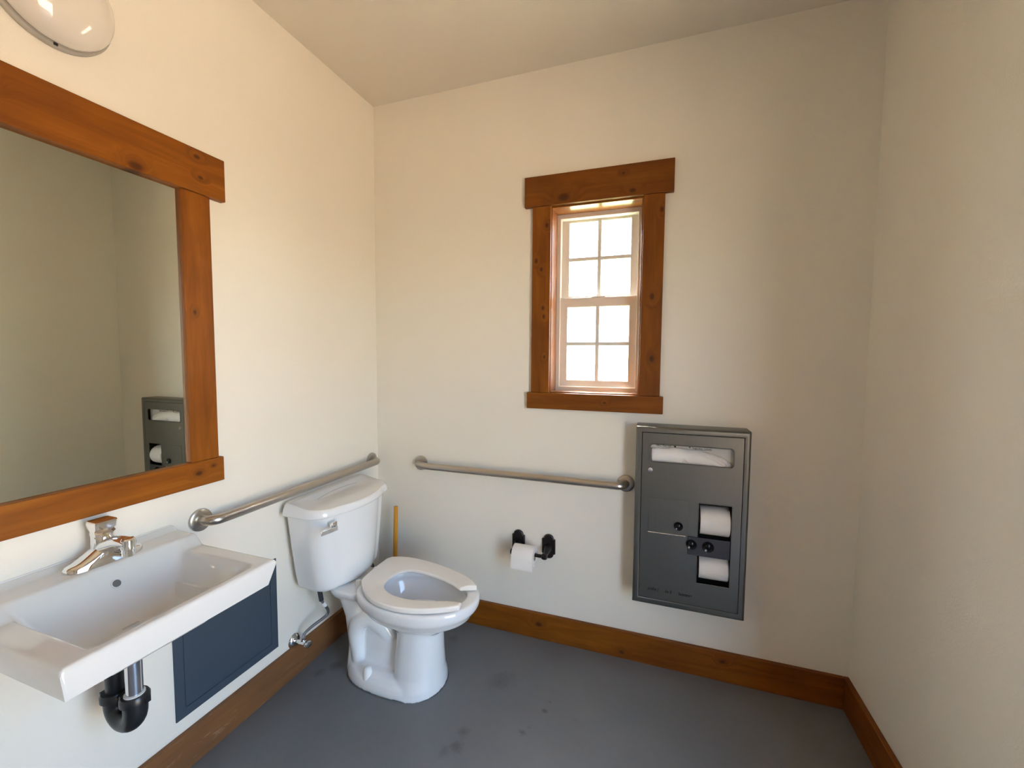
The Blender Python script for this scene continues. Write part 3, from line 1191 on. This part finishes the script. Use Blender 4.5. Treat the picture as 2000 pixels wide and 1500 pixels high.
# ------------------------------------------------------------------ supply valve and hose
SV = Vector((0, -.598, .149))
sv = thing('supply_valve', 'chrome water shutoff valve with braided hose beside the toilet', 'valve', SV)
bm = bmesh.new()
lathe(bm, [(.030, 0.0), (.031, .002), (.029, .006), (.020, .012), (.011, .0145)], 'x', (0, 0, 0), 36)
link('escutcheon', bm, M_CHROME, sv, 40)
bm = bmesh.new()
tube(bm, [(.010, 0, 0), (.040, 0, 0)], .0080, 20)
tube(bm, [(.036, 0, 0), (.066, 0, 0)], .0125, 20)
tube(bm, [(.050, 0, .005), (.050, 0, .024)], .0085, 20)
link('valve_body', bm, M_CHROME, sv, 40)
bm = bmesh.new()
lathe(bm, [(.006, .064), (.006, .074), (.019, .075), (.020, .079), (.018, .084), (.006, .085)], 'x', (0, 0, 0), 24, .62)
link('valve_handle', bm, M_CHROME, sv, 40)
hp = [Vector(p) - SV for p in ((.050, -.598, .166), (.056, -.592, .190), (.070, -.563, .208), (.082, -.524, .217), (.093, -.500, .229), (.104, -.506, .255), (.115, -.536, .300), (.120, -.562, .340), (.120, -.572, .396))]
sp_ = smooth_path(hp, 8)
bm = bmesh.new()
tube(bm, sp_[:58], .0062, 16)
link('hose', bm, M_HOSE, sv, 60)
bm = bmesh.new()
tube(bm, sp_[47:53], .0088, 16)
o = link('hose_tag', bm, M_CAP, sv, 50)
o['label'] = 'white paper tag round the hose'
bm = bmesh.new()
tube(bm, [sp_[55], sp_[-1]], .0098, 12)
link('coupling_nut', bm, M_STEELD, sv, 30)
bm = bmesh.new()
tube(bm, sp_[0:4], .0090, 12)
link('compression_nut', bm, M_CHROME, sv, 30)

# ------------------------------------------------------------------ plunger and dark canister behind the toilet
PX, PY = .172, -.095
pl = thing('plunger', 'plunger with yellow wooden stick standing behind the toilet', 'plunger', (PX, PY, 0))
bm = bmesh.new()
lathe(bm, [(.068, 0), (.070, .004), (.066, .030), (.052, .060), (.030, .080), (.020, .088), (.020, .105), (.012, .107)], 'z', (0, 0, 0), 36)
o = link('rubber_cup', bm, M_RUB, pl, 45)
bm = bmesh.new()
tube(bm, [(0, 0, .095), (.001, .003, .35), (.004, .008, .597)], [.0115, .0115, .0110], 20)
link('stick', bm, M_STICK, pl, 40)
BX, BY = .062, -.185
bh_ = thing('brush_holder', 'black slim container just glimpsed between toilet tank and back wall', 'container', (BX, BY, 0))
bm = bmesh.new()
lathe(bm, [(.034, 0), (.040, .004), (.038, .29), (.036, .30), (.012, .302), (.010, .33), (.004, .332)], 'z', (0, 0, 0), 28)
link('canister', bm, M_RUB, bh_, 40)

# ------------------------------------------------------------------ toilet paper holder on the back wall
th = thing('toilet_paper_holder', 'dark bronze toilet paper holder on back wall under the grab bar', 'holder', (.914, 0, .47))
HO = Vector((.914, 0, .47))
for cxp in (.8365, .9915):
    # backplate: rectangle with a narrower rounded arch at top and bottom
    hw, hh, ar = .0325, .040, .024
    prof = []
    for k in range(13):
        a = R(180 - 180 * k / 12)
        prof.append((ar * math.cos(a), .040 + .020 * math.sin(a)))
    prof = [(-hw, .036)] + [(-ar - .001, .038)] + prof + [(ar + .001, .038), (hw, .036)]
    low = [(x, -z) for x, z in reversed(prof)]
    outl2 = prof + low
    bm = bmesh.new()
    lp0 = [Vector((cxp + x, 0.0, .473 + z)) - HO for x, z in outl2]
    lp1 = [Vector((cxp + x, -.007, .473 + z)) - HO for x, z in outl2]
    lp2 = [Vector((cxp + x * .86, -.0105, .473 + z * .92)) - HO for x, z in outl2]
    rings(bm, [lp0, lp1, lp2])
    link('backplate', bm, M_BRONZE, th, 35)
    bm = bmesh.new()
    pts = smooth_path([(cxp, -.008, .466), (cxp, -.035, .464), (cxp, -.066, .460), (cxp, -.086, .458)], 6)
    n_ = len(pts)
    tube(bm, [p - HO for p in pts], [lerp(.021, .0115, min(1, k / n_ * 1.6)) for k in range(n_)], 20)
    lathe(bm, [(.006, -.014), (.0125, -.011), (.0145, -.004), (.0145, .004), (.0125, .011), (.006, .014)], 'x', Vector((cxp, -.088, .458)) - HO, 20)
    link('post', bm, M_BRONZE, th, 40)
bm = bmesh.new()
tube(bm, [Vector((.845, -.088, .458)) - HO, Vector((.983, -.088, .458)) - HO], .0085, 20)
link('roller', bm, M_BRONZE, th, 40)


def paper_roll(label, center, length, rad, core=.019, tail=None, squash=1.0, tilt=0.0):
    t = thing('toilet_paper_roll', label, 'toilet paper', center, 'rolls of toilet paper')
    bm = bmesh.new()
    L = length / 2
    prof = [(core, -L), (rad * .985, -L), (rad, -L + .002), (rad, L - .002), (rad * .985, L), (core, L)]
    lps = []
    n_ = 48
    for r_, h in prof:
        lps.append([(h, r_ * math.cos(2 * PI * k / n_), r_ * math.sin(2 * PI * k / n_) * squash) for k in range(n_)])
    rings(bm, lps + [lps[0]], True, False, False)
    bmesh.ops.remove_doubles(bm, verts=bm.verts[:], dist=1e-7)
    if tail:
        y_, z0_, z1_ = tail
        box(bm, (-L, y_ - .0006, z1_), (L, y_ + .0006, z0_))
    link('paper', bm, M_PAPER, t, 40)
    bm = bmesh.new()
    lps = []
    for r_, h in ((core, -L - .0005), (core + .0012, -L - .0005), (core + .0012, L + .0005), (core, L + .0005)):
        lps.append([(h, r_ * math.cos(2 * PI * k / 32), r_ * math.sin(2 * PI * k / 32)) for k in range(32)])
    rings(bm, lps + [lps[0]], True, False, False)
    bmesh.ops.remove_doubles(bm, verts=bm.verts[:], dist=1e-7)
    link('core', bm, M_CORE, t, 40)
    t.rotation_euler = (0, tilt, 0)
    return t


paper_roll('white toilet paper roll hanging on the dark bronze wall holder', (.894, -.088, .4505), .104, .0475, .018, (-.0473, -.002, -.052))

# ------------------------------------------------------------------ steel tissue and seat cover dispenser
dis = thing('tissue_dispenser', 'stainless steel wall cabinet dispensing seat covers and toilet paper', 'dispenser', (1.611, 0, .72))
DO = Vector((1.611, 0, .72))
X0, X1, Z0, Z1 = 1.3925, 1.8290, .3330, 1.1050
YD = -.1030


def rect_loops(name, loops, mat, parent, org, bevel=None, closed=False):
    bm = bmesh.new()
    vl = [[bm.verts.new(Vector((x, y, z)) - org) for (x, z) in ((a, c), (b, c), (b, d_), (a, d_))] for (a, b, c, d_, y) in loops]
    for p, q_ in zip(vl[:-1], vl[1:]):
        for i in range(4):
            j = (i + 1) % 4
            bm.faces.new((p[i], p[j], q_[j], q_[i]))
    if closed:
        bm.faces.new(vl[-1])
    return link(name, bm, mat, parent, bevel=bevel)


rect_loops('cabinet_frame', [(X0, X1, Z0, Z1, 0.0), (X0, X1, Z0, Z1, -.0965), (X0 + .002, X1 - .002, Z0 + .002, Z1 - .002, -.1015), (X0 + .008, X1 - .008, Z0 + .007, Z1 - .007, -.1060),
                             (X0 + .0245, X1 - .0235, Z0 + .0265, Z1 - .0245, -.1040), (X0 + .0250, X1 - .0240, Z0 + .0270, Z1 - .0250, -.0900)], M_STEEL, dis, DO, .0012)
# dark inside of the cabinet behind the door
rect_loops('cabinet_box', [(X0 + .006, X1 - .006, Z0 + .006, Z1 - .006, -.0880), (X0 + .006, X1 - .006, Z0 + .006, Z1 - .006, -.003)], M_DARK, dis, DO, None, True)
# door sheet with its two openings
dx0, dx1, dz0, dz1 = X0 + .0270, X1 - .0258, Z0 + .0288, Z1 - .0268
sx0, sx1, sz0, sz1 = 1.4510, 1.7700, .9560, 1.0325          # seat cover slot
px0, px1, pz0, pz1 = 1.6470, 1.7690, .4620, .7990           # paper opening


def door_sheet():
    """front face split into strips round the openings; rounded slot corners"""
    bm = bmesh.new()
    slot = rrect((sx0 + sx1) / 2, (sz0 + sz1) / 2, (sx1 - sx0) / 2, (sz1 - sz0) / 2, .014, 5)
    yf, yb = YD, YD + .0025
    xs_ = [dx0, sx0, px0, px1, sx1, dx1]
    def quad(a, b, c, d_):
        for yy in (yf, yb):
            vs = [bm.verts.new(Vector((x, yy, z)) - DO) for x, z in ((a, c), (b, c), (b, d_), (a, d_))]
            bm.faces.new(vs)
    # below the slot
    quad(dx0, px0, dz0, sz0)
    quad(px1, dx1, dz0, sz0)
    quad(px0, px1, dz0, pz0)
    quad(px0, px1, pz1, sz0)
    # beside and above the slot
    quad(dx0, sx0, sz0, sz1)
    quad(sx1, dx1, sz0, sz1)
    quad(dx0, dx1, sz1, dz1)
    # slot corner fillets
    for (cx2, cz2, a0) in ((sx1, sz1, 0), (sx0, sz1, 90), (sx0, sz0, 180), (sx1, sz0, 270)):
        r = .014
        ccx = cx2 - r if cx2 == sx1 else cx2 + r
        ccz = cz2 - r if cz2 == sz1 else cz2 + r
        arc = [(ccx + r * math.cos(R(a0 + 15 * k)), ccz + r * math.sin(R(a0 + 15 * k))) for k in range(7)]
        for yy in (yf, yb):
            c0 = bm.verts.new(Vector((cx2, yy, cz2)) - DO)
            av = [bm.verts.new(Vector((x, yy, z)) - DO) for x, z in arc]
            for a, b in zip(av[:-1], av[1:]):
                bm.faces.new((c0, a, b))
    # edges
    def wallstrip(poly):
        for i in range(len(poly)):
            (x0_, z0_), (x1_, z1_) = poly[i], poly[(i + 1) % len(poly)]
            vs = [bm.verts.new(Vector(p) - DO) for p in ((x0_, yf, z0_), (x1_, yf, z1_), (x1_, yb, z1_), (x0_, yb, z0_))]
            bm.faces.new(vs)
    wallstrip([(dx0, dz0), (dx1, dz0), (dx1, dz1), (dx0, dz1)])
    wallstrip([(px0, pz0), (px1, pz0), (px1, pz1), (px0, pz1)])
    wallstrip(slot)
    bmesh.ops.remove_doubles(bm, verts=bm.verts[:], dist=1e-6)
    return link('door', bm, M_STEEL, dis)


door = door_sheet()
# rolled lips round both openings
bm = bmesh.new()
sl = [Vector((x, YD - .0005, z)) - DO for x, z in rrect((sx0 + sx1) / 2, (sz0 + sz1) / 2, (sx1 - sx0) / 2, (sz1 - sz0) / 2, .014, 6)]
tube(bm, sl + [sl[0]], .0022, 8)
link('slot_lip', bm, M_STEEL, dis, 60)
bm = bmesh.new()
pl_ = [Vector((x, YD - .0003, z)) - DO for x, z in rrect((px0 + px1) / 2, (pz0 + pz1) / 2, (px1 - px0) / 2 + .001, (pz1 - pz0) / 2 + .001, .004, 3)]
tube(bm, pl_ + [pl_[0]], .0016, 8)
link('opening_lip', bm, M_STEEL, dis, 60)
# white slip behind the slot with printed words
boxobj('slot_backing', (sx0 - .01, -.080, sz0 - .012), (sx1 + .01, -.078, sz1 + .012), newmat('white_card', (0.62, 0.59, 0.54), 0.7), dis, bevel=None)
# lock, disposal flap, flap knob
bm = bmesh.new()
lathe(bm, [(.0095, 0), (.0105, -.001), (.0095, -.0045), (.0035, -.0050), (.0035, -.0030), (.0005, -.0030)], 'y', Vector((1.4533, YD, .9215)) - DO, 28)
link('lock', bm, M_CHROME, dis, 35)
flap = boxobj('disposal_flap', (1.4500, YD - .0022, .6545), (1.6075, YD, .8035), M_STEEL, dis, bevel=.0012)
bm = bmesh.new()
tube(bm, [Vector((1.4500, YD - .0035, .6535)) - DO, Vector((1.6000, YD - .0035, .6535)) - DO], .0030, 10)
link('flap_lip', bm, newmat('bright_steel', (0.85, 0.84, 0.82), 0.2, 1.0), dis, 60)
for (kx, kz, kr, nm) in ((1.5713, .6930, .0178, 'flap_knob'), (1.6232, .6235, .0205, 'spindle_knob'), (1.6865, .6225, .0222, 'spindle_knob')):
    bm = bmesh.new()
    lathe(bm, [(kr, 0), (kr, -.003), (kr * .92, -.0055), (kr * .55, -.0030), (kr * .40, -.0048), (kr * .12, -.0058), (.0004, -.006)], 'y', Vector((kx, YD - .0045, kz)) - DO, 32)
    link(nm, bm, newmat(nm + '_black', (0.012, 0.012, 0.012), 0.18, 0.5), dis, 35)
# dark plate that divides the two rolls
boxobj('divider_plate', (1.6080, YD - .0045, .5790), (1.7665, YD - .001, .6560), M_STEELD, dis, bevel=.001)


def words(name, body, size, x, z, y, mat, parent, org, sx=1.0, shear=0.0, spacing=1.0, rot=0.0, bold=.012):
    cu = bpy.data.curves.new('w', 'FONT')
    cu.body = body
    cu.size = size
    cu.shear = shear
    cu.space_character = spacing
    cu.extrude = .00015
    cu.offset = size * bold
    tmp = bpy.data.objects.new('w', cu)
    COL.objects.link(tmp)
    bpy.context.view_layer.update()
    me = bpy.data.meshes.new_from_object(tmp.evaluated_get(bpy.context.evaluated_depsgraph_get()))
    bpy.data.objects.remove(tmp)
    ob = bpy.data.objects.new(name, me)
    COL.objects.link(ob)
    me.materials.clear()
    me.materials.append(mat)
    me.transform(Matrix.Translation(Vector((x, y, z)) - org) @ Matrix.Rotation(R(90), 4, 'X') @ Matrix.Rotation(rot, 4, 'Z') @ Matrix.Diagonal((sx, 1, 1, 1)))
    ob.parent = parent
    return ob


words('lettering', 'FIRST PULL UP', .0125, 1.4745, 1.0200, -.0804, M_INK, dis, DO, .74, 0, 1.0)
words('lettering', 'THEN PULL DOWN', .0115, 1.6170, 1.0150, -.0804, M_INK, dis, DO, .72, 0, 1.0)
bm = bmesh.new()
box(bm, Vector((1.5455, -.0808, 1.0195)) - DO, Vector((1.5535, -.0802, 1.0285)) - DO)
link('printed_square', bm, M_INK, dis)
bm = bmesh.new()
a_, b_2, c_ = ((1.6015, 1.0300), (1.6110, 1.0300), (1.60625, 1.0190))
lp0 = [Vector((x, -.0808, z)) - DO for x, z in (a_, b_2, c_)]
lp1 = [Vector((x, -.0802, z)) - DO for x, z in (a_, b_2, c_)]
rings(bm, [lp0, lp1])
link('printed_triangle', bm, M_INK, dis)
# hand lettering scratched along the bottom of the door
words('lettering', 'pusha )', .0180, 1.4560, .3985, YD - .0003, M_INK, dis, DO, .80, .15, 1.05, -.01, .05)
words('lettering', 'be E', .0170, 1.5260, .3970, YD - .0003, M_INK, dis, DO, .80, .15, 1.10, -.01, .05)
words('lettering', 'homme', .0170, 1.5800, .3960, YD - .0003, M_INK, dis, DO, .98, .1, 1.0, -.01, .05)

# folded seat covers showing through the slot
sc = thing('seat_cover_pack', 'folded white paper seat covers in slot of the steel dispenser', 'paper', (1.61, -.082, .962))
SO = Vector((1.61, -.082, .962))
for k in range(4):
    bm = bmesh.new()
    nx = 40
    topl = []
    for i in range(nx + 1):
        t = i / nx
        x = lerp(1.456, 1.763 - .010 * k, t)
        zt2 = 1.0120 - .001 * k - .003 * k * math.sin(t * 5 + k)
        zt2 -= .040 * max(0, (t - .50) / .50) ** 2.2
        zt2 += .0015 * math.sin(t * 23 + k * 2.1) + .001 * math.sin(t * 57 + k)
        y = -.0830 - .0032 * k - .0014 * math.sin(t * 9 + k * 1.7)
        topl.append((x, y, zt2))
    va = [bm.verts.new(Vector(p) - SO) for p in topl]
    vm = [bm.verts.new(Vector((p[0], p[1] - .003 - .0008 * math.sin(i * .6 + k), lerp(.947, p[2], .55))) - SO) for i, p in enumerate(topl)]
    vb = [bm.verts.new(Vector((p[0], p[1] - .0005, 0.947 + (.020 if (k == 3 and 17 < i < 21) else 0))) - SO) for i, p in enumerate(topl)]
    for i in range(nx):
        bm.faces.new((va[i], va[i + 1], vm[i + 1], vm[i]))
        bm.faces.new((vm[i], vm[i + 1], vb[i + 1], vb[i]))
    o = link('paper_sheet', bm, M_PAPER, sc, 60)
    so_ = o.modifiers.new('solid', 'SOLIDIFY')
    so_.thickness = .0006

paper_roll('upper white toilet paper roll in the steel dispenser', (1.7110, -.0460, .7150), .1110, .0600, .020)
paper_roll('lower white toilet paper roll in the steel dispenser', (1.7125, -.0430, .5170), .1110, .0540, .020, None, 1.0)

# thin scratches of caulk: a bead along the sink's back edge
bm = bmesh.new()
tube(bm, [(.001, SY0 + .01, .8425), (.001, SY1 - .01, .8425)], .003, 8)
o = link('caulk_bead', bm, newmat('white_caulk', (0.68, 0.67, 0.64), 0.5))
P(o, sink)


# ------------------------------------------------------------------ pieces that belong to a part go one level deeper
def under(child, parent):
    def wl(o):
        v = Vector(o.location)
        while o.parent:
            o = o.parent
            v += Vector(o.location)
        return v
    w = wl(child)
    child.parent = parent
    child.location = w - wl(parent)


def kids(root, name):
    return [c for c in root.children if c.name.split('.')[0] == name]


for c in kids(toi, 'seat_bumper'):
    under(c, seat)
under(kids(toi, 'flush_lever')[0], lever)
under(kids(sink, 'overflow_hole')[0], kids(sink, 'basin')[0])
under(kids(sink, 'overflow_ring')[0], kids(sink, 'basin')[0])
for nm in ('flap_knob', 'flap_lip'):
    under(kids(dis, nm)[0], flap)
for nm in ('lock', 'slot_lip', 'opening_lip'):
    under(kids(dis, nm)[0], door)
for c in kids(dis, 'spindle_knob'):
    under(c, kids(dis, 'divider_plate')[0])
